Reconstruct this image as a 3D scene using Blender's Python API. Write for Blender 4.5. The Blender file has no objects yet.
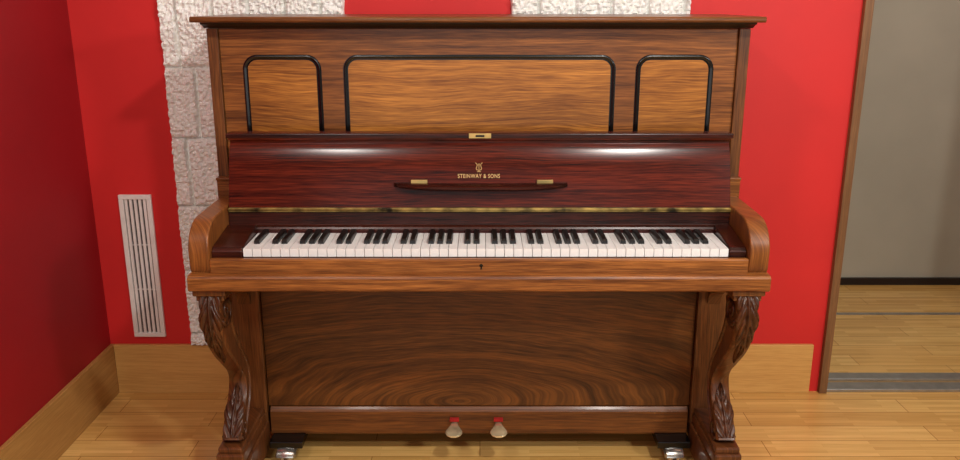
import bpy, bmesh, math
from mathutils import Vector, Matrix, noise

scene = bpy.context.scene
try:
    scene.view_settings.view_transform = 'Standard'
except Exception:
    pass
COL = scene.collection

def lin(c):
    out = []
    for v in c[:3]:
        v = v / 255.0
        out.append(v / 12.92 if v <= 0.04045 else ((v + 0.055) / 1.055) ** 2.4)
    return (out[0], out[1], out[2], 1.0)

# ------------------------------------------------------------ materials
def new_mat(name):
    m = bpy.data.materials.new(name)
    m.use_nodes = True
    nt = m.node_tree
    b = nt.nodes['Principled BSDF']
    return m, nt, b

def ramp(nt, stops):
    r = nt.nodes.new('ShaderNodeValToRGB')
    el = r.color_ramp.elements
    el[0].position, el[0].color = stops[0]
    el[1].position, el[1].color = stops[-1]
    for p, c in stops[1:-1]:
        e = el.new(p)
        e.color = c
    return r

def wood(name, dark, light, axis='X', rough=0.32, coat=0.1, warp=0.06, seed=0.0, spec=0.4, rings=None, contrast=1.0, wf=1.0, big=0.5, shade=0.5):
    """streaky wood: noise stretched along the grain, the across-grain coordinate is bent by a slow
    noise (or by nested arches when rings is given)"""
    m, nt, b = new_mat(name)
    N, L = nt.nodes, nt.links
    tc = N.new('ShaderNodeTexCoord')
    sp = N.new('ShaderNodeSeparateXYZ')
    L.new(tc.outputs['Object'], sp.inputs[0])
    def M(op, a, b2, c=None):
        q = N.new('ShaderNodeMath'); q.operation = op
        for i, x in enumerate([a, b2, c]):
            if x is None: continue
            if isinstance(x, (int, float)): q.inputs[i].default_value = x
            else: L.new(x, q.inputs[i])
        return q.outputs[0]
    X, Y, Z = sp.outputs[0], sp.outputs[1], sp.outputs[2]
    if axis == 'X': s, c1, c2 = X, Z, Y
    elif axis == 'Z': s, c1, c2 = Z, X, Y
    else: s, c1, c2 = Y, X, Z
    def comb(a, b2, c):
        q = N.new('ShaderNodeCombineXYZ')
        for i, x in enumerate([a, b2, c]):
            if isinstance(x, (int, float)): q.inputs[i].default_value = x
            else: L.new(x, q.inputs[i])
        return q.outputs[0]
    def nz(vec, detail, rough_=0.5):
        n = N.new('ShaderNodeTexNoise')
        n.inputs['Scale'].default_value = 1.0
        n.inputs['Detail'].default_value = detail
        n.inputs['Roughness'].default_value = rough_
        L.new(vec, n.inputs['Vector'])
        return n.outputs['Fac']
    if rings:
        cx, cz, kx = rings
        dx = M('MULTIPLY', M('ADD', X, -cx), kx)
        dz = M('ADD', Z, -cz)
        r2 = M('ADD', M('MULTIPLY', dx, dx), M('MULTIPLY', dz, dz))
        base = M('POWER', r2, 0.5)
    else:
        base = M('MULTIPLY_ADD', c2, 0.83, c1)
    slow = nz(comb(M('MULTIPLY', s, 2.2*wf), M('MULTIPLY', c1, 5.5*wf), M('ADD', M('MULTIPLY', c2, 5.5*wf), seed)), 2)
    slow2 = nz(comb(M('MULTIPLY', s, 9.0*wf), M('MULTIPLY', c1, 18.0*wf), seed + 4.2), 2)
    ac = M('MULTIPLY_ADD', slow, warp, base)
    ac = M('MULTIPLY_ADD', slow2, warp*0.10, ac)
    def streak(al, acr, det, o):
        return M('ADD', nz(comb(M('MULTIPLY', s, al), M('MULTIPLY', ac, acr), seed + o), det, 0.55), -0.5)
    v = M('MULTIPLY_ADD', streak(0.9, 30, 3, 1.0), 1.3*contrast*big, 0.5)
    v = M('MULTIPLY_ADD', streak(2.6, 110, 4, 2.0), 1.1*contrast, v)
    v = M('MULTIPLY_ADD', streak(14.0, 300, 3, 3.0), 1.4*contrast, v)
    v = M('MULTIPLY_ADD', M('ADD', slow, -0.5), shade*contrast, v)
    mid = [(a + c) / 2 for a, c in zip(dark, light)]
    r = ramp(nt, [(0.08, lin([x*0.8 for x in dark])), (0.3, lin(dark)), (0.5, lin(mid)), (0.72, lin(light)), (1.0, lin([min(255, x*1.08) for x in light]))])
    L.new(v, r.inputs['Fac'])
    L.new(r.outputs['Color'], b.inputs['Base Color'])
    b.inputs['Roughness'].default_value = rough
    b.inputs['Specular IOR Level'].default_value = spec
    b.inputs['Coat Weight'].default_value = coat
    b.inputs['Coat Roughness'].default_value = 0.15
    return m

def plain(name, col, rough=0.5, metal=0.0, var=0.06, nscale=30, bump=0.0, coat=0.0):
    m, nt, b = new_mat(name)
    N, L = nt.nodes, nt.links
    tc = N.new('ShaderNodeTexCoord')
    n = N.new('ShaderNodeTexNoise')
    n.inputs['Scale'].default_value = nscale
    n.inputs['Detail'].default_value = 4
    L.new(tc.outputs['Object'], n.inputs['Vector'])
    c0 = [max(0, x * (1 - var)) for x in col]
    c1 = [min(255, x * (1 + var)) for x in col]
    r = ramp(nt, [(0.3, lin(c0)), (0.7, lin(c1))])
    L.new(n.outputs['Fac'], r.inputs['Fac'])
    L.new(r.outputs['Color'], b.inputs['Base Color'])
    b.inputs['Roughness'].default_value = rough
    b.inputs['Metallic'].default_value = metal
    b.inputs['Coat Weight'].default_value = coat
    if bump:
        bp = N.new('ShaderNodeBump')
        bp.inputs['Strength'].default_value = bump
        bp.inputs['Distance'].default_value = 0.003
        L.new(n.outputs['Fac'], bp.inputs['Height'])
        L.new(bp.outputs['Normal'], b.inputs['Normal'])
    return m

def floor_mat():
    m, nt, b = new_mat('bamboo_floor')
    N, L = nt.nodes, nt.links
    tc = N.new('ShaderNodeTexCoord')
    def brick(c1, c2, mo, ms, bw, rh, off):
        br = N.new('ShaderNodeTexBrick')
        br.offset = off
        br.inputs['Color1'].default_value = c1
        br.inputs['Color2'].default_value = c2
        br.inputs['Mortar'].default_value = mo
        br.inputs['Scale'].default_value = 1.0
        br.inputs['Mortar Size'].default_value = ms
        br.inputs['Brick Width'].default_value = bw
        br.inputs['Row Height'].default_value = rh
        L.new(tc.outputs['Object'], br.inputs['Vector'])
        return br
    br = brick(lin((242, 200, 124)), lin((228, 180, 104)), lin((170, 120, 62)), 0.0012, 0.9, 0.095, 0.37)
    br2 = brick((1, 1, 1, 1), (0.76, 0.70, 0.60, 1), (0.75, 0.66, 0.54, 1), 0.0005, 0.31, 0.019, 0.5)
    mx = N.new('ShaderNodeMix'); mx.data_type = 'RGBA'; mx.blend_type = 'MULTIPLY'
    mx.inputs['Factor'].default_value = 0.8
    L.new(br.outputs['Color'], mx.inputs['A'])
    L.new(br2.outputs['Color'], mx.inputs['B'])
    mp2 = N.new('ShaderNodeMapping'); mp2.inputs['Scale'].default_value = (6, 120, 1)
    L.new(tc.outputs['Object'], mp2.inputs['Vector'])
    n = N.new('ShaderNodeTexNoise'); n.inputs['Scale'].default_value = 1; n.inputs['Detail'].default_value = 5
    L.new(mp2.outputs['Vector'], n.inputs['Vector'])
    rr = ramp(nt, [(0.3, (0.86, 0.82, 0.76, 1)), (0.7, (1, 1, 1, 1))])
    L.new(n.outputs['Fac'], rr.inputs['Fac'])
    mx2 = N.new('ShaderNodeMix'); mx2.data_type = 'RGBA'; mx2.blend_type = 'MULTIPLY'
    mx2.inputs['Factor'].default_value = 1
    L.new(mx.outputs['Result'], mx2.inputs['A'])
    L.new(rr.outputs['Color'], mx2.inputs['B'])
    L.new(mx2.outputs['Result'], b.inputs['Base Color'])
    b.inputs['Roughness'].default_value = 0.22
    return m

M_frame = wood('walnut_frame', (80, 42, 15), (160, 98, 45), 'X', seed=1.3, rough=0.36, warp=0.02, contrast=0.5, big=0.6)
M_frame_v = wood('walnut_vertical', (70, 38, 16), (142, 88, 44), 'Z', seed=2.3, rough=0.38, warp=0.02, contrast=0.45)
M_panel = wood('walnut_golden_panel', (106, 58, 18), (198, 130, 54), 'X', seed=4.1, rough=0.36, warp=0.07, contrast=0.5, big=0.45, shade=1.0)
M_lower = wood('walnut_lower_panel', (56, 28, 9), (134, 80, 33), 'X', seed=7.7, rough=0.36, warp=0.06, rings=(-0.06, 0.18, 0.30), contrast=0.46, big=0.62)
M_lowrail = wood('walnut_bottom_rail', (74, 38, 14), (140, 84, 36), 'X', seed=3.7, rough=0.4, warp=0.02, contrast=0.45)
M_rail = wood('walnut_key_rail', (100, 54, 22), (180, 114, 54), 'X', seed=3.3, rough=0.38, warp=0.02, contrast=0.55, big=0.7)
M_arm = wood('walnut_arm', (92, 50, 21), (166, 102, 48), 'Z', seed=5.9, rough=0.36, warp=0.02, contrast=0.5)
M_mahog = wood('dark_mahogany', (42, 9, 5), (106, 36, 20), 'X', seed=6.2, rough=0.19, coat=0.0, spec=0.34, warp=0.04, contrast=0.6)
M_mahog2 = wood('dark_rosewood', (28, 9, 6), (78, 30, 18), 'X', seed=8.2, rough=0.26, coat=0.0, spec=0.36, warp=0.02, contrast=0.5)
M_lid = wood('walnut_lid', (80, 44, 18), (140, 86, 42), 'X', seed=9.2, rough=0.35, warp=0.02, contrast=0.5)
M_leg = wood('leg_walnut', (60, 30, 14), (128, 76, 38), 'Z', seed=8.8, rough=0.38, coat=0.05, warp=0.02, contrast=0.45)
M_carve = wood('carved_walnut', (42, 19, 9), (104, 58, 28), 'Z', seed=4.8, rough=0.36, coat=0.08, warp=0.02, contrast=0.5)  # darker than the leg wood, shading of the carving put into the colour
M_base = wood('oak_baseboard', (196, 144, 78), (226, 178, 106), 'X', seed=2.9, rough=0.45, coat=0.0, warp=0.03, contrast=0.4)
M_base2 = wood('oak_baseboard_side', (160, 114, 58), (194, 148, 86), 'Y', seed=5.2, rough=0.45, coat=0, warp=0.03, contrast=0.4)  # darker copy of the back baseboard oak, side shade in the colour
M_doorwood = wood('door_frame_wood', (100, 66, 40), (144, 104, 66), 'Z', seed=1.9, rough=0.5, coat=0.0, warp=0.02, contrast=0.4)
M_black = plain('black_lacquer', (9, 8, 8), 0.22, coat=0.2)
M_dark = plain('dark_stain', (26, 14, 10), 0.45)
M_ivory = plain('ivory', (246, 247, 245), 0.28, var=0.015, coat=0.2)
M_ebony = plain('ebony', (12, 10, 10), 0.35, coat=0.1)
M_brass = plain('brass', (216, 186, 120), 0.35, metal=0.85, var=0.15, nscale=14)
M_oldbrass = plain('tarnished_brass', (122, 104, 58), 0.5, metal=0.5, var=0.7, nscale=26)
M_pedal = plain('polished_brass', (226, 210, 170), 0.25, metal=0.6, var=0.12, nscale=20, coat=0.3)
M_chrome = plain('nickel', (220, 218, 212), 0.2, metal=0.9, var=0.08)
M_gold = plain('gold_inlay', (226, 190, 124), 0.45, metal=0.2, var=0.05)
M_felt = plain('red_felt', (170, 26, 22), 0.95)
M_dfelt = plain('dark_felt', (60, 10, 10), 0.95)
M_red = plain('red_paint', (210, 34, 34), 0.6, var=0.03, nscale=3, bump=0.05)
M_redL = plain('red_paint_shade', (152, 10, 22), 0.6, var=0.03, nscale=3, bump=0.05)  # wall red darkened, the left wall's shade is in the colour
M_vent = plain('white_enamel', (236, 230, 226), 0.4, var=0.02)
M_slot = plain('vent_gap_shade', (62, 46, 44), 0.8)  # dark colour stands in for the shade between the slats
M_white = plain('ceiling_paint', (236, 236, 232), 0.8, var=0.02)
M_cream = plain('cream_paint', (172, 166, 148), 0.7, var=0.03, nscale=3)
M_alu = plain('aluminium', (170, 170, 168), 0.35, metal=0.8)
M_floor = floor_mat()
M_stone = plain('white_stone', (252, 252, 242), 0.9, var=0.06, nscale=90, bump=1.0)

# ------------------------------------------------------------ mesh helpers
def finish(name, bm, mat, parent=None, bevel=0.0, smooth=False, kind=None, seg=2):
    bmesh.ops.recalc_face_normals(bm, faces=bm.faces)
    me = bpy.data.meshes.new(name)
    bm.to_mesh(me); bm.free()
    me.materials.append(mat)
    ob = bpy.data.objects.new(name, me)
    COL.objects.link(ob)
    if bevel > 0:
        md = ob.modifiers.new('bevel', 'BEVEL')
        md.width = bevel; md.segments = seg; md.limit_method = 'ANGLE'; md.angle_limit = math.radians(35)
    if smooth:
        for p in me.polygons: p.use_smooth = True
        if bevel > 0 or smooth == 'angle':
            try: me.set_sharp_from_angle(angle=math.radians(40))
            except Exception: pass
    if parent is not None: setparent(ob, parent)
    if kind: ob['kind'] = kind
    return ob

def world_of(o):
    m = Matrix.LocRotScale(o.location, o.rotation_euler, o.scale)
    if o.parent: return world_of(o.parent) @ o.matrix_parent_inverse @ m
    return m

def setparent(ob, parent):
    ob.parent = parent
    ob.matrix_parent_inverse = world_of(parent).inverted()

def bbox(bm, x0, x1, y0, y1, z0, z1):
    vs = [bm.verts.new(p) for p in [(x0,y0,z0),(x1,y0,z0),(x1,y1,z0),(x0,y1,z0),(x0,y0,z1),(x1,y0,z1),(x1,y1,z1),(x0,y1,z1)]]
    for f in [(0,1,2,3),(4,5,6,7),(0,1,5,4),(1,2,6,5),(2,3,7,6),(3,0,4,7)]:
        bm.faces.new([vs[i] for i in f])

def boxes(name, lst, mat, parent=None, bevel=0.0, kind=None):
    bm = bmesh.new()
    for b in lst: bbox(bm, *b)
    return finish(name, bm, mat, parent, bevel, kind=kind)

def prism(bm, pts, a0, a1, axis='X'):
    def P(p, a):
        if axis == 'X': return (a, p[0], p[1])
        if axis == 'Z': return (p[0], p[1], a)
        return (p[0], a, p[1])
    v0 = [bm.verts.new(P(p, a0)) for p in pts]
    v1 = [bm.verts.new(P(p, a1)) for p in pts]
    n = len(pts)
    bm.faces.new(v0); bm.faces.new(v1)
    for i in range(n):
        bm.faces.new([v0[i], v0[(i+1) % n], v1[(i+1) % n], v1[i]])

def catmull(pts, n=8):
    out = []
    P = [pts[0]] + list(pts) + [pts[-1]]
    for i in range(1, len(P) - 2):
        p0, p1, p2, p3 = [Vector(q) for q in P[i-1:i+3]]
        for k in range(n):
            t = k / n
            out.append(0.5 * ((2*p1) + (-p0+p2)*t + (2*p0-5*p1+4*p2-p3)*t*t + (-p0+3*p1-3*p2+p3)*t**3))
    out.append(Vector(P[-2]))
    return out

def tube(bm, pts, r, seg=8):
    pts = [Vector(p) for p in pts]
    rings = []
    up = None
    for i, p in enumerate(pts):
        t = (pts[min(i+1, len(pts)-1)] - pts[max(i-1, 0)]).normalized()
        if up is None:
            up = Vector((0, 0, 1)) if abs(t.z) < 0.9 else Vector((0, 1, 0))
        a = t.cross(up).normalized(); up = a.cross(t).normalized()
        rr = r(i / (len(pts)-1)) if callable(r) else r
        rings.append([bm.verts.new(p + rr*(math.cos(2*math.pi*k/seg)*a + math.sin(2*math.pi*k/seg)*up)) for k in range(seg)])
    for i in range(len(rings)-1):
        for k in range(seg):
            bm.faces.new([rings[i][k], rings[i][(k+1)%seg], rings[i+1][(k+1)%seg], rings[i+1][k]])
    bm.faces.new(rings[0]); bm.faces.new(rings[-1])

def loft(bm, rings):
    R = [[bm.verts.new(p) for p in r] for r in rings]
    n = len(R[0])
    for i in range(len(R)-1):
        for k in range(n):
            bm.faces.new([R[i][k], R[i][(k+1)%n], R[i+1][(k+1)%n], R[i+1][k]])
    bm.faces.new(R[0]); bm.faces.new(R[-1])

# ------------------------------------------------------------ room
WY = 0.73
LX = -1.31
DX = 1.215     # door opening start
def struct(name, lst, mat, bevel=0.0):
    return boxes(name, lst, mat, None, bevel, 'structure')

struct('floor', [(-1.45, 3.2, -4.2, 2.1, -0.1, 0.0)], M_floor)
struct('wall_back', [(LX-0.12, DX, WY, WY+0.12, 0, 2.6), (DX, 2.15, WY, WY+0.12, 2.1, 2.6), (2.15, 2.6, WY, WY+0.12, 0, 2.6)], M_red)
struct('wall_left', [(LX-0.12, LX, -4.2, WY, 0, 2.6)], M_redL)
struct('wall_right', [(2.6, 2.72, -4.2, WY+0.12, 0, 2.6)], M_cream)
struct('wall_hall', [(0.6, 3.2, 1.9, 2.0, 0, 2.6), (0.6, 0.7, WY+0.12, 1.9, 0, 2.6), (3.1, 3.2, WY+0.12, 1.9, 0, 2.6)], M_cream)
struct('baseboard_hall', [(0.7, 3.1, 1.885, 1.9, 0, 0.035)], M_dark)
struct('ceiling', [(-1.45, 3.2, -4.2, 2.1, 2.6, 2.7)], M_white)
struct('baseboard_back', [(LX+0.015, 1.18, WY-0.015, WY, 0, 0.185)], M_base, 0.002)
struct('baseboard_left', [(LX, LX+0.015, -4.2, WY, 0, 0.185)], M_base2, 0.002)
struct('trim_1', [(DX, DX+0.028, WY-0.02, WY+0.14, 0, 2.1), (2.122, 2.15, WY-0.02, WY+0.14, 0, 2.1), (DX, 2.15, WY-0.02, WY+0.14, 2.1, 2.13)], M_doorwood, 0.002)
struct('trim_2', [(DX+0.028, 2.122, WY-0.01, WY+0.05, 0, 0.012), (DX+0.028, 2.122, WY+0.075, WY+0.13, 0, 0.012)], M_alu, 0.002)
struct('trim_3', [(0.7, 3.1, 1.48, 1.50, 0, 0.004)], M_alu)

def stone(name, x0, x1, z0, z1, seed):
    bm = bmesh.new()
    nx = int((x1-x0)/0.0045); nz = int((z1-z0)/0.005)
    grid = []
    for j in range(nz+1):
        row = []
        z = z0 + (z1-z0)*j/nz
        rowid = int(z/0.23)
        for i in range(nx+1):
            x = x0 + (x1-x0)*i/nx
            xo = x + (0.045 if rowid % 2 else 0) + 0.008*noise.noise(Vector((seed, z*5, rowid)))
            col = math.floor(xo/0.115)
            gx = abs(((xo/0.115) % 1.0) - 0.5) * 0.115
            gz = abs(((z/0.23) % 1.0) - 0.5) * 0.23
            edge = min(0.0575-gx, 0.115-gz)
            groove = max(0.0, 1 - edge/0.007)
            n1 = noise.noise(Vector((x*12+seed, z*12, col*3.1)))
            n2 = noise.noise(Vector((x*40+seed, z*40, 3+col)))
            n3 = noise.noise(Vector((x*110+seed, z*110, 9)))
            h = 0.022 + 0.009*n1 - 0.010*abs(n2) + 0.009*n3
            h -= 0.026*groove
            xx = x
            if i in (0, nx):
                xx = x + 0.003*noise.noise(Vector((seed, z*26, 7)))
                h = 0.001
            row.append(bm.verts.new((xx, WY-max(h, 0.001), z)))
        grid.append(row)
    for j in range(nz):
        for i in range(nx):
            bm.faces.new([grid[j][i], grid[j][i+1], grid[j+1][i+1], grid[j+1][i]])
    return finish(name, bm, M_stone, None, kind='structure')
stone('trim_4', -1.02, -0.43, 0.19, 2.6, 1.0)
stone('trim_5', 0.098, 0.668, 0.19, 2.6, 5.0)

# vent
vent = boxes('air_vent', [(-1.218, -1.108, WY-0.012, WY-0.001, 0.712, 0.728), (-1.218, -1.108, WY-0.012, WY-0.001, 0.215, 0.231),
                          (-1.218, -1.202, WY-0.012, WY-0.001, 0.231, 0.712), (-1.124, -1.108, WY-0.012, WY-0.001, 0.231, 0.712)], M_vent, None, 0.002)
vent['label'] = 'tall narrow white metal ventilation grille set in the red wall'
vent['category'] = 'air vent'
boxes('vent_gap_sheet', [(-1.203, -1.123, WY-0.003, WY-0.001, 0.230, 0.713)], M_slot, vent)['label'] = 'sheet coloured dark as the shaded gap behind the slats'
sl = []
for i in range(5):
    xx = -1.202 + 0.078*(i+0.5)/5
    sl.append((xx-0.0045, xx+0.0045, WY-0.009, WY-0.003, 0.231, 0.712))
for k in range(1, 3):
    z = 0.231 + 0.481*k/3
    sl.append((-1.202, -1.124, WY-0.008, WY-0.004, z-0.0012, z+0.0012))
boxes('vent_slats', sl, M_vent, vent, 0.0)

# ------------------------------------------------------------ piano
piano = bpy.data.objects.new('upright_piano', None)
piano.location = (0, 0.35, 0)
piano.empty_display_size = 0.3
COL.objects.link(piano)
piano['label'] = 'antique walnut upright piano with open dark mahogany fallboard and carved legs'
piano['category'] = 'piano'

XL, XR = -0.745, 0.737      # case
AL, AR = -0.735, 0.730      # arms
AT = 0.050
body = boxes('case', [
    (XL, XL+0.03, 0.320, 0.68, 0.07, 1.285), (XR-0.03, XR, 0.320, 0.68, 0.07, 1.285),
    (XL+0.03, XR-0.03, 0.64, 0.68, 0.07, 1.285),
    (XL+0.015, -0.647, 0.285, 0.325, 0.07, 0.65), (0.640, XR-0.015, 0.285, 0.325, 0.07, 0.65),
    (XL+0.03, XR-0.03, 0.33, 0.64, 0.072, 0.085)], M_frame_v, piano, 0.002)
for o, s in [(XL, -1), (XR, 1)]:
    def rg(w, e=0): return (min(o+s*e, o-s*w), max(o+s*e, o-s*w))
    boxes('corner_block', [rg(0.044)+(0.300, 0.34, 0.81, 0.868), rg(0.047, 0.001)+(0.295, 0.34, 0.868, 0.876)], M_frame, piano, 0.002)

# lid with cove moulding
lid = bmesh.new()
prof = [(0.262, 1.302), (0.258, 1.306), (0.258, 1.312), (0.263, 1.317), (0.69, 1.317), (0.69, 1.302)]
prism(lid, prof, -0.768, 0.757)
finish('lid', lid, M_lid, piano, 0.0015, smooth='angle')
cv = bmesh.new()
prism(cv, [(0.280, 1.302), (0.282, 1.297), (0.300, 1.292), (0.312, 1.286), (0.33, 1.286), (0.33, 1.302)], XL-0.003, XR+0.003)
finish('cornice', cv, M_dark, piano, 0.001)

# upper front board
upper = boxes('upper_front_board', [(XL+0.0305, XR-0.0305, 0.330, 0.36, 0.80, 1.285)], M_frame, piano, 0.0015)
UY = 0.330
def rrect(x0, x1, z0, z1, r, n=10):
    pts = []
    for cx, cz, a0 in [(x1-r, z1-r, 0), (x0+r, z1-r, 90), (x0+r, z0+r, 180), (x1-r, z0+r, 270)]:
        for k in range(n+1):
            a = math.radians(a0 + 90*k/n)
            pts.append((cx+r*math.cos(a), cz+r*math.sin(a), math.cos(a), math.sin(a)))
    return pts
def moulding(x0, x1, z0, z1, r, yb):
    bm = bmesh.new()
    P = rrect(x0+0.0075, x1-0.0075, z0+0.0075, z1-0.0075, r)
    pr = [(-0.0072, 0.0), (-0.0068, 0.0014), (-0.0054, 0.0014), (-0.0048, 0.0005), (-0.0040, 0.0005), (-0.0034, 0.0026), (0.0022, 0.0044), (0.0045, 0.0034), (0.0053, 0.0010), (0.0066, 0.0010), (0.0072, 0.0)]
    rings = [[bm.verts.new((p[0]+o*p[2], yb-h, p[1]+o*p[3])) for o, h in pr] for p in P]
    n = len(rings)
    for i in range(n):
        A, B = rings[i], rings[(i+1) % n]
        for k in range(len(pr)-1):
            bm.faces.new([A[k], A[k+1], B[k+1], B[k]])
    return bm
for (x0, x1) in [(-0.656, -0.438), (-0.379, 0.376), (0.430, 0.646)]:
    bm = bmesh.new()
    pts = [(p[0], p[1]) for p in rrect(x0+0.0075, x1-0.0075, 0.90, 1.2075, 0.034)]
    prism(bm, pts, UY-0.0004, UY+0.001, 'Y')
    ip = finish('inset_panel', bm, M_panel, upper)
    ip['label'] = 'golden figured veneer panel'
    m = finish('panel_moulding', moulding(x0, x1, 0.892, 1.215, 0.034, UY), M_black, upper)
    m['label'] = 'black profiled moulding framing the panel'

# arms
for s in (-1, 1):
    pts = [(0.325, 0.648), (0.325, 0.822), (0.20, 0.822), (0.12, 0.821)]
    cx, cz, a, b_ = 0.085, 0.745, 0.087, 0.075
    for k in range(0, 13):
        t = math.radians(90 * k / 12)
        pts.append((cx - a*math.sin(t), cz + b_*math.cos(t)))
    pts += [(0.0, 0.70), (0.006, 0.692), (0.006, 0.648)]
    bm = bmesh.new()
    x0, x1 = (AR-AT, AR) if s > 0 else (AL, AL+AT)
    prism(bm, pts, x0, x1)
    finish('arm', bm, M_arm, piano, 0.003, smooth='angle')

# key bed, front rail and slip
IL, IR = AL+AT, AR-AT
keybed = boxes('keybed', [(IL, IR, 0.012, 0.32, 0.66, 0.722)], M_dark, piano)
rail = bmesh.new()
prism(rail, [(0.03, 0.648), (-0.018, 0.648), (-0.024, 0.653), (-0.024, 0.684), (-0.019, 0.690), (-0.008, 0.6915), (0.03, 0.6915)], AL-0.002, AR+0.002)
finish('front_rail', rail, M_rail, piano, 0.0015)
slip = boxes('key_slip', [(IL, IR, 0.0, 0.018, 0.690, 0.728)], M_rail, piano, 0.003)
bm = bmesh.new()
pts = [(0.003+0.0045*math.cos(2*math.pi*k/16), 0.712+0.0045*math.sin(2*math.pi*k/16)) for k in range(16)]
prism(bm, pts, -0.0012, 0.001, 'Y')
prism(bm, [(0.0015, 0.710), (0.0045, 0.710), (0.0055, 0.702), (0.0005, 0.702)], -0.0012, 0.001, 'Y')
finish('keyhole', bm, M_black, slip)
KX0, KX1 = -0.604, 0.634
def blk(name, x0, x1):
    bm = bmesh.new()
    prism(bm, [(0.022, 0.722), (0.022, 0.742), (0.032, 0.752), (0.17, 0.772), (0.18, 0.772), (0.18, 0.722)], x0, x1)
    o = finish(name, bm, M_mahog2, piano, 0.003)
    o['label'] = 'dark rosewood block at the end of the keyboard'
blk('key_block', IL, KX0-0.002); blk('key_block', KX1+0.002, IR)

# keys
pitch = (KX1-KX0)/52
names = ['A', 'B', 'C', 'D', 'E', 'F', 'G']
sharp_after = {'A', 'C', 'D', 'F', 'G'}
ky0, ky1, kz0, kz1 = 0.0235, 0.172, 0.728, 0.749
cache = {}
def wkey(L, R):
    if (L, R) in cache: return cache[(L, R)]
    w = pitch-0.0014
    nL = 0.0074 if L else 0; nR = 0.0074 if R else 0
    ym = 0.044
    pts = [(0, 0), (w, 0), (w, ym)]
    if nR: pts.append((w-nR, ym))
    pts += [(w-nR, ky1-ky0), (nL, ky1-ky0)]
    if nL: pts.append((nL, ym))
    pts.append((0, ym))
    pp = []
    for p in pts:
        if not pp or (abs(p[0]-pp[-1][0]) + abs(p[1]-pp[-1][1])) > 1e-6: pp.append(p)
    bm = bmesh.new()
    prism(bm, pp, 0, kz1-kz0, 'Z')
    bmesh.ops.recalc_face_normals(bm, faces=bm.faces)
    me = bpy.data.meshes.new('white_key'); bm.to_mesh(me); bm.free()
    me.materials.append(M_ivory)
    cache[(L, R)] = me
    return me
bm = bmesh.new()
bw = 0.0072
def kr(w, y, z): return [(-w, y, z), (w, y, z), (w, 0.104, z), (-w, 0.104, z)]
loft(bm, [kr(bw, 0.001, 0), kr(bw*0.97, 0.002, 0.008), kr(bw*0.82, 0.007, 0.0125)])
bmesh.ops.recalc_face_normals(bm, faces=bm.faces)
bme = bpy.data.meshes.new('black_key'); bm.to_mesh(bme); bm.free(); bme.materials.append(M_ebony)
for i in range(52):
    n = names[i % 7]
    prev = names[(i-1) % 7]
    L = (i > 0) and prev in sharp_after
    R = (i < 51) and n in sharp_after
    o = bpy.data.objects.new('white_key', wkey(L, R))
    o.location = (KX0 + pitch*i + 0.0005, ky0, kz0)
    COL.objects.link(o); o.parent = keybed
    o.matrix_parent_inverse = world_of(keybed).inverted()
    o['group'] = 'white keys of the keyboard'
    if R:
        k = bpy.data.objects.new('black_key', bme)
        k.location = (KX0 + pitch*(i+1), ky0+0.044, kz1-0.001)
        COL.objects.link(k); k.parent = keybed
        k.matrix_parent_inverse = world_of(keybed).inverted()
        k['group'] = 'black keys of the keyboard'

# name rail behind keys
bm = bmesh.new()
prism(bm, [(0.176, 0.722), (0.174, 0.758), (0.178, 0.764), (0.186, 0.770), (0.188, 0.804), (0.21, 0.806), (0.21, 0.722)], IL, IR)
finish('name_rail', bm, M_mahog2, piano, 0.0015)
boxes('felt_strip', [(KX0, KX1, 0.1725, 0.176, 0.740, 0.753)], M_dfelt, piano)

# fallboard
FL, FR = -0.682, 0.680
fp_front = catmull([(0.188, 0.816), (0.199, 0.855), (0.210, 0.895), (0.2215, 0.935), (0.235, 0.967), (0.246, 0.985), (0.243, 0.993)], 6)
front = [(p.x, p.y) for p in fp_front] + [(0.232, 0.994), (0.230, 0.998), (0.230, 1.007), (0.234, 1.012), (0.264, 1.013)]
back = [(0.264, 0.995), (0.258, 0.960), (0.242, 0.925), (0.228, 0.890), (0.215, 0.850), (0.205, 0.814)]
bm = bmesh.new()
prism(bm, front + back, FL, FR)
fall = finish('fallboard', bm, M_mahog, piano, 0.001, smooth='angle')
fall['label'] = 'open dark red mahogany keyboard lid with gold lettering'
boxes('lip_cap', [(FL-0.006, FR+0.006, 0.2285, 0.266, 0.9985, 1.0115)], M_mahog2, fall, 0.002)
boxes('piano_hinge', [(FL, FR, 0.1815, 0.2, 0.8055, 0.8165)], M_oldbrass, fall, 0.001)
bm = bmesh.new()
tube(bm, [(FL, 0.1805, 0.8115), (FR, 0.1805, 0.8115)], 0.0022, 8)
finish('hinge_pin', bm, M_oldbrass, fall, smooth=True)
lp = boxes('lock_plate', [(-0.030, 0.030, 0.2262, 0.2295, 0.9995, 1.0125)], M_brass, fall, 0.0005)
boxes('lock_hole', [(-0.012, 0.012, 0.2255, 0.2268, 1.003, 1.0085)], M_black, lp)

# music ledge
bm = bmesh.new()
rings = []
for i in range(25):
    u = -1 + 2*i/24
    x = 0.002 + 0.235*u
    c = (1-abs(u)**6)
    d = 0.008 + 0.036*c
    up = 0.006*abs(u)**3
    yb = 0.206
    th = 0.010 + 0.004*c
    z = 0.866 + up
    rings.append([(x, yb, z), (x, yb-d*0.8, z), (x, yb-d, z+th*0.4), (x, yb-d, z+th*0.8), (x, yb-d+0.004, z+th), (x, yb, z+th)])
loft(bm, rings)
ml = finish('music_ledge', bm, M_mahog2, fall, smooth='angle')
ml['label'] = 'narrow hinged mahogany sheet music ledge'
for hx in (-0.165, 0.176):
    boxes('ledge_hinge', [(hx-0.022, hx+0.022, 0.1985, 0.209, 0.8785, 0.890)], M_brass, ml, 0.001)

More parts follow.
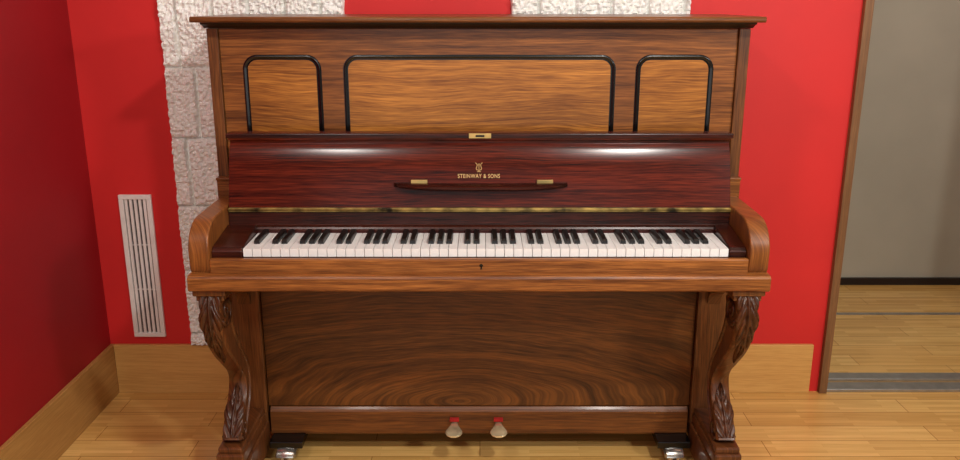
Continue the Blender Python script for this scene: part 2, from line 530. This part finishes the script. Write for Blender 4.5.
# lettering
slope = math.atan2(0.012, 0.038)
def on_board(z):
    for a, b2 in zip(fp_front[:-1], fp_front[1:]):
        if a.y <= z <= b2.y:
            t = (z-a.y)/(b2.y-a.y)
            return a.x + (b2.x-a.x)*t
    return 0.22
fc = bpy.data.curves.new('lettering', 'FONT')
fc.body = 'STEINWAY & SONS'
fc.size = 0.0165; fc.extrude = 0.0005; fc.space_character = 1.12
fc.align_x = 'CENTER'; fc.align_y = 'CENTER'
tmp = bpy.data.objects.new('tmp', fc); COL.objects.link(tmp)
bpy.context.view_layer.update()
dg = bpy.context.evaluated_depsgraph_get()
tme = bpy.data.meshes.new_from_object(tmp.evaluated_get(dg))
bpy.data.objects.remove(tmp)
wd = max(v.co.x for v in tme.vertices) - min(v.co.x for v in tme.vertices)
k = 0.114/wd
zt = 0.8985
mat4 = Matrix.Translation((-0.003, on_board(zt)-0.0006, zt)) @ Matrix.Rotation(math.radians(90)-slope, 4, 'X') @ Matrix.Diagonal((k, 0.95, 1, 1))
tme.transform(mat4)
tme.materials.clear(); tme.materials.append(M_gold)
tob = bpy.data.objects.new('lettering', tme); COL.objects.link(tob); setparent(tob, fall)
tob['label'] = 'gold maker lettering'
# lyre emblem
bm = bmesh.new()
def em(px, pz):
    z = 0.922 + pz*math.cos(slope)
    return (-0.003+px, on_board(z)-0.0006, z)
for s in (-1, 1):
    c = catmull([(s*0.001, -0.008), (s*0.0055, -0.007), (s*0.0072, -0.003), (s*0.0058, 0.002), (s*0.0050, 0.006), (s*0.0075, 0.0115), (s*0.0098, 0.011)], 5)
    tube(bm, [em(p.x, p.y) for p in c], lambda t: 0.0010*(1-0.3*t), 6)
for xx in (-0.0024, -0.0008, 0.0008, 0.0024):
    tube(bm, [em(xx, -0.0065), em(xx, 0.0105)], 0.0003, 5)
tube(bm, [em(-0.0055, 0.0066), em(0.0055, 0.0066)], 0.0006, 6)
tube(bm, [em(0, -0.0078), em(0, -0.0118)], 0.0012, 6)
tube(bm, [em(-0.0052, -0.0122), em(0.0052, -0.0122)], 0.0009, 6)
finish('lyre_emblem', bm, M_gold, fall, smooth=True)['label'] = 'small gold lyre emblem'

# lower panel
low = boxes('lower_panel', [(-0.645, 0.638, 0.300, 0.318, 0.165, 0.66)], M_lower, piano, 0.002)
bm = bmesh.new()
prism(bm, [(0.325, 0.074), (0.293, 0.074), (0.290, 0.080), (0.290, 0.150), (0.294, 0.156), (0.300, 0.163), (0.325, 0.165)], -0.640, 0.634)
finish('bottom_rail', bm, M_lowrail, piano, 0.001)

# legs
cc = [(0.055, 0.622), (0.038, 0.59), (0.040, 0.54), (0.070, 0.48), (0.120, 0.42), (0.168, 0.365), (0.186, 0.315), (0.168, 0.262), (0.125, 0.215), (0.098, 0.165)]
hw_ = [0.050, 0.054, 0.050, 0.041, 0.033, 0.028, 0.025, 0.026, 0.031, 0.040]
curve = catmull(cc, 8)
wid = [p.x for p in catmull([(h, 0) for h in hw_], 8)]
fr, bk = [], []
nprev = None
for i, p in enumerate(curve):
    t = (curve[min(i+1, len(curve)-1)] - curve[max(i-1, 0)]).normalized()
    n = Vector((t.y, -t.x))
    if nprev is None:
        if n.x > 0: n = -n
    elif n.dot(nprev) < 0: n = -n
    nprev = n
    fr.append(p + n*wid[i]); bk.append(p - n*wid[i])
n_ = len(fr)-1
def at(fi):
    ii = int(min(max(math.floor(fi), 0), len(fr)-2)); ft = fi-ii
    base = fr[ii]*(1-ft) + fr[ii+1]*ft
    nn = (fr[ii]-bk[ii]).normalized()
    return base, nn
for s, xc in ((-1, -0.690), (1, 0.684)):
    bm = bmesh.new()
    rings = []
    for i in range(len(curve)):
        f, b2 = fr[i], bk[i]
        uu = i/n_
        hx = 0.0265 - 0.004*math.exp(-((uu-0.55)/0.13)**2)
        ring = []
        for (u, v) in [(-0.8, 1.0), (0, 1.04), (0.8, 1.0), (1, 0.85), (1, 0.7), (0.84, 0.60), (0.84, -0.60), (1, -0.7), (1, -0.9), (0.8, -1), (-0.8, -1), (-1, -0.9), (-1, -0.7), (-0.84, -0.60), (-0.84, 0.60), (-1, 0.7), (-1, 0.85)]:
            q = b2 + (f-b2)*(v*0.5+0.5)
            ring.append((xc+u*hx, q.x, q.y))
        rings.append(ring)
    loft(bm, rings)
    leg = finish('leg', bm, M_leg, piano, smooth='angle')
    leg['label'] = 'scrolled walnut front leg carved with leaves'
    boxes('leg_cap', [(xc-0.042, xc+0.042, -0.012, 0.285, 0.632, 0.648), (xc-0.036, xc+0.036, -0.004, 0.28, 0.616, 0.632)], M_frame_v, leg, 0.004)
    boxes('leg_foot', [(xc-0.034, xc+0.034, 0.045, 0.285, 0.150, 0.168), (xc-0.038, xc+0.038, 0.036, 0.285, 0.118, 0.151), (xc-0.044, xc+0.044, 0.020, 0.30, 0.03, 0.119)], M_leg, leg, 0.005)
    bm = bmesh.new()
    c = catmull([(0.285, 0.50), (0.262, 0.54), (0.22, 0.56), (0.15, 0.59), (0.10, 0.616)], 5)
    prism(bm, [(p.x, p.y) for p in c] + [(0.285, 0.616)], xc-0.02, xc+0.02)
    finish('leg_bracket', bm, M_leg, leg, 0.003)
    # acanthus leaf in relief
    def leaf(i0, i1, wmax, lobes):
        bm = bmesh.new()
        NT, NS = 170, 40
        G = []
        for a in range(NT+1):
            u = a/NT
            base, nn = at(i0+(i1-i0)*u)
            env = (0.74 + 0.26*math.sin(math.pi*min(1, u*1.3)))*(1-u**2.6)**0.9 if u < 1 else 0.0
            env = max(env, 0.03)
            row = []
            for b3 in range(NS+1):
                v = -1+2*b3/NS
                av = abs(v)
                ph = lobes*(u - 0.26*av)
                saw = ph - math.floor(ph)
                ridge = math.sin(math.pi*saw)**0.5
                w = wmax*env*(1 - 0.26*av*(1-ridge))
                relief = 0.0085*ridge*min(1, av*2.0) + 0.008*math.exp(-(v/0.12)**2) + 0.002*(1-av**2) - 0.004*math.exp(-((saw-0.5)/0.06)**2)*(1 if av > 0.15 else 0) - 0.004 + 0.004*u
                if b3 in (0, NS) or a in (0, NT): relief = -0.008
                q = base + nn*(relief + 0.002 - 0.003*av*av)
                row.append(bm.verts.new((xc+v*w, q.x, q.y)))
            G.append(row)
        for a in range(NT):
            for b3 in range(NS):
                bm.faces.new([G[a][b3], G[a][b3+1], G[a+1][b3+1], G[a+1][b3]])
        finish('leaf_carving', bm, M_carve, leg, smooth=True)['label'] = 'carved acanthus leaf'
    leaf(n_*0.03, n_*0.40, 0.0320, 4)
    leaf(n_*0.98, n_*0.68, 0.0310, 3)
    for side in (-1, 1):
        X = xc + side*0.024
        for (cy, cz, r0, turns) in [(0.045, 0.575, 0.040, 1.6), (0.105, 0.196, 0.026, 1.4)]:
            bm = bmesh.new()
            pts = []
            for kk in range(34):
                u = kk/33
                a = math.radians(200) + turns*2*math.pi*u
                rr = r0*(1-u)+0.003
                pts.append((X, cy+rr*math.cos(a), cz+rr*math.sin(a)))
            tube(bm, pts, lambda t: 0.0062*(1-0.4*t), 6)
            finish('scroll_carving', bm, M_carve, leg, smooth=True)['label'] = 'carved spiral scroll'
    # black support block and castor
    sx = s*0.585
    boxes('castor_block', [(sx-0.05, sx+0.05, 0.235, 0.36, 0.055, 0.078)], M_black, piano, 0.003)
    bm = bmesh.new()
    for off in (-0.011, 0.011):
        rg = []
        for xx, rr in [(-0.007, 0.018), (-0.006, 0.024), (0, 0.027), (0.006, 0.024), (0.007, 0.018)]:
            rg.append([(sx+off+xx, 0.242+rr*math.cos(2*math.pi*q/20), 0.0272+rr*math.sin(2*math.pi*q/20)) for q in range(20)])
        loft(bm, rg)
    rg = []
    for xx, rr in [(-0.030, 0.020), (-0.025, 0.030), (0, 0.034), (0.025, 0.030), (0.030, 0.020)]:
        ring = []
        for q in range(11):
            a = math.radians(20 + 140*q/10)
            ring.append((sx+xx, 0.242+rr*math.cos(a), 0.0272+rr*math.sin(a)))
        for q in range(10, -1, -1):
            a = math.radians(20 + 140*q/10)
            ring.append((sx+xx*0.95, 0.242+(rr-0.002)*math.cos(a), 0.0272+(rr-0.002)*math.sin(a)))
        rg.append(ring)
    loft(bm, rg)
    finish('castor', bm, M_chrome, piano, smooth='angle')['label'] = 'shiny metal twin-wheel castor'

# pedals
for px in (-0.078, 0.056):
    bm = bmesh.new()
    st = [(0.300, 0.009, 0.112, 0.005), (0.275, 0.011, 0.115, 0.005), (0.258, 0.015, 0.117, 0.005), (0.243, 0.021, 0.117, 0.005),
          (0.230, 0.0255, 0.1165, 0.0045), (0.219, 0.025, 0.1155, 0.0045), (0.209, 0.020, 0.1140, 0.004), (0.204, 0.011, 0.1130, 0.003)]
    rg = []
    for (y, w, z, t) in st:
        rg.append([(px+w*math.copysign(abs(math.cos(a))**0.75, math.cos(a)), y, z+t*math.copysign(abs(math.sin(a))**0.9, math.sin(a))) for a in [2*math.pi*q/20 for q in range(20)]])
    loft(bm, rg)
    pd = finish('pedal', bm, M_pedal, piano, smooth='angle')
    pd['label'] = 'polished brass foot pedal'
    boxes('pedal_felt', [(px-0.014, px+0.014, 0.278, 0.291, 0.122, 0.131)], M_felt, pd, 0.001)

# ------------------------------------------------------------ lights
def area(name, loc, target, size, power, col, sy=None):
    l = bpy.data.lights.new(name, 'AREA')
    l.energy = power; l.color = col; l.shape = 'RECTANGLE'; l.size = size; l.size_y = sy or size
    o = bpy.data.objects.new(name, l); COL.objects.link(o)
    o.location = loc
    o.rotation_euler = (Vector(target)-Vector(loc)).to_track_quat('-Z', 'Y').to_euler()
    return o
area('lamp_a', (-0.75, -1.45, 2.5), (0, 0.3, 0.6), 0.20, 12, (1.0, 0.96, 0.9), 0.12)
area('lamp_b', (0.80, -1.45, 2.5), (0.1, 0.3, 0.5), 0.16, 26, (1.0, 0.96, 0.9), 0.10)
area('lamp_key', (1.85, -1.7, 1.85), (0.1, 0.3, 0.6), 0.22, 24, (1.0, 0.98, 0.94), 0.22)
area('lamp_fill', (0.0, -3.4, 1.2), (0.1, 0.3, 0.5), 2.2, 11, (1.0, 0.99, 0.97), 1.4)
area('hall_fill', (2.0, 1.35, 2.5), (2.0, 1.4, 0), 0.5, 6, (1.0, 0.97, 0.92))  # added light to brighten the hall, no lamp known there

w = bpy.data.worlds.new('world'); scene.world = w
w.use_nodes = True
bg = w.node_tree.nodes['Background']
bg.inputs['Color'].default_value = (1.0, 0.99, 0.97, 1)
bg.inputs['Strength'].default_value = 0.25

# ------------------------------------------------------------ camera
cam = bpy.data.cameras.new('camera')
cam.sensor_width = 36
cam.lens = 830/960*36
cam.clip_start = 0.01
co = bpy.data.objects.new('camera', cam); COL.objects.link(co)
co.location = (0, -2.0, 1.36)
co.rotation_euler = (math.radians(90-15.5), 0, 0)
scene.camera = co
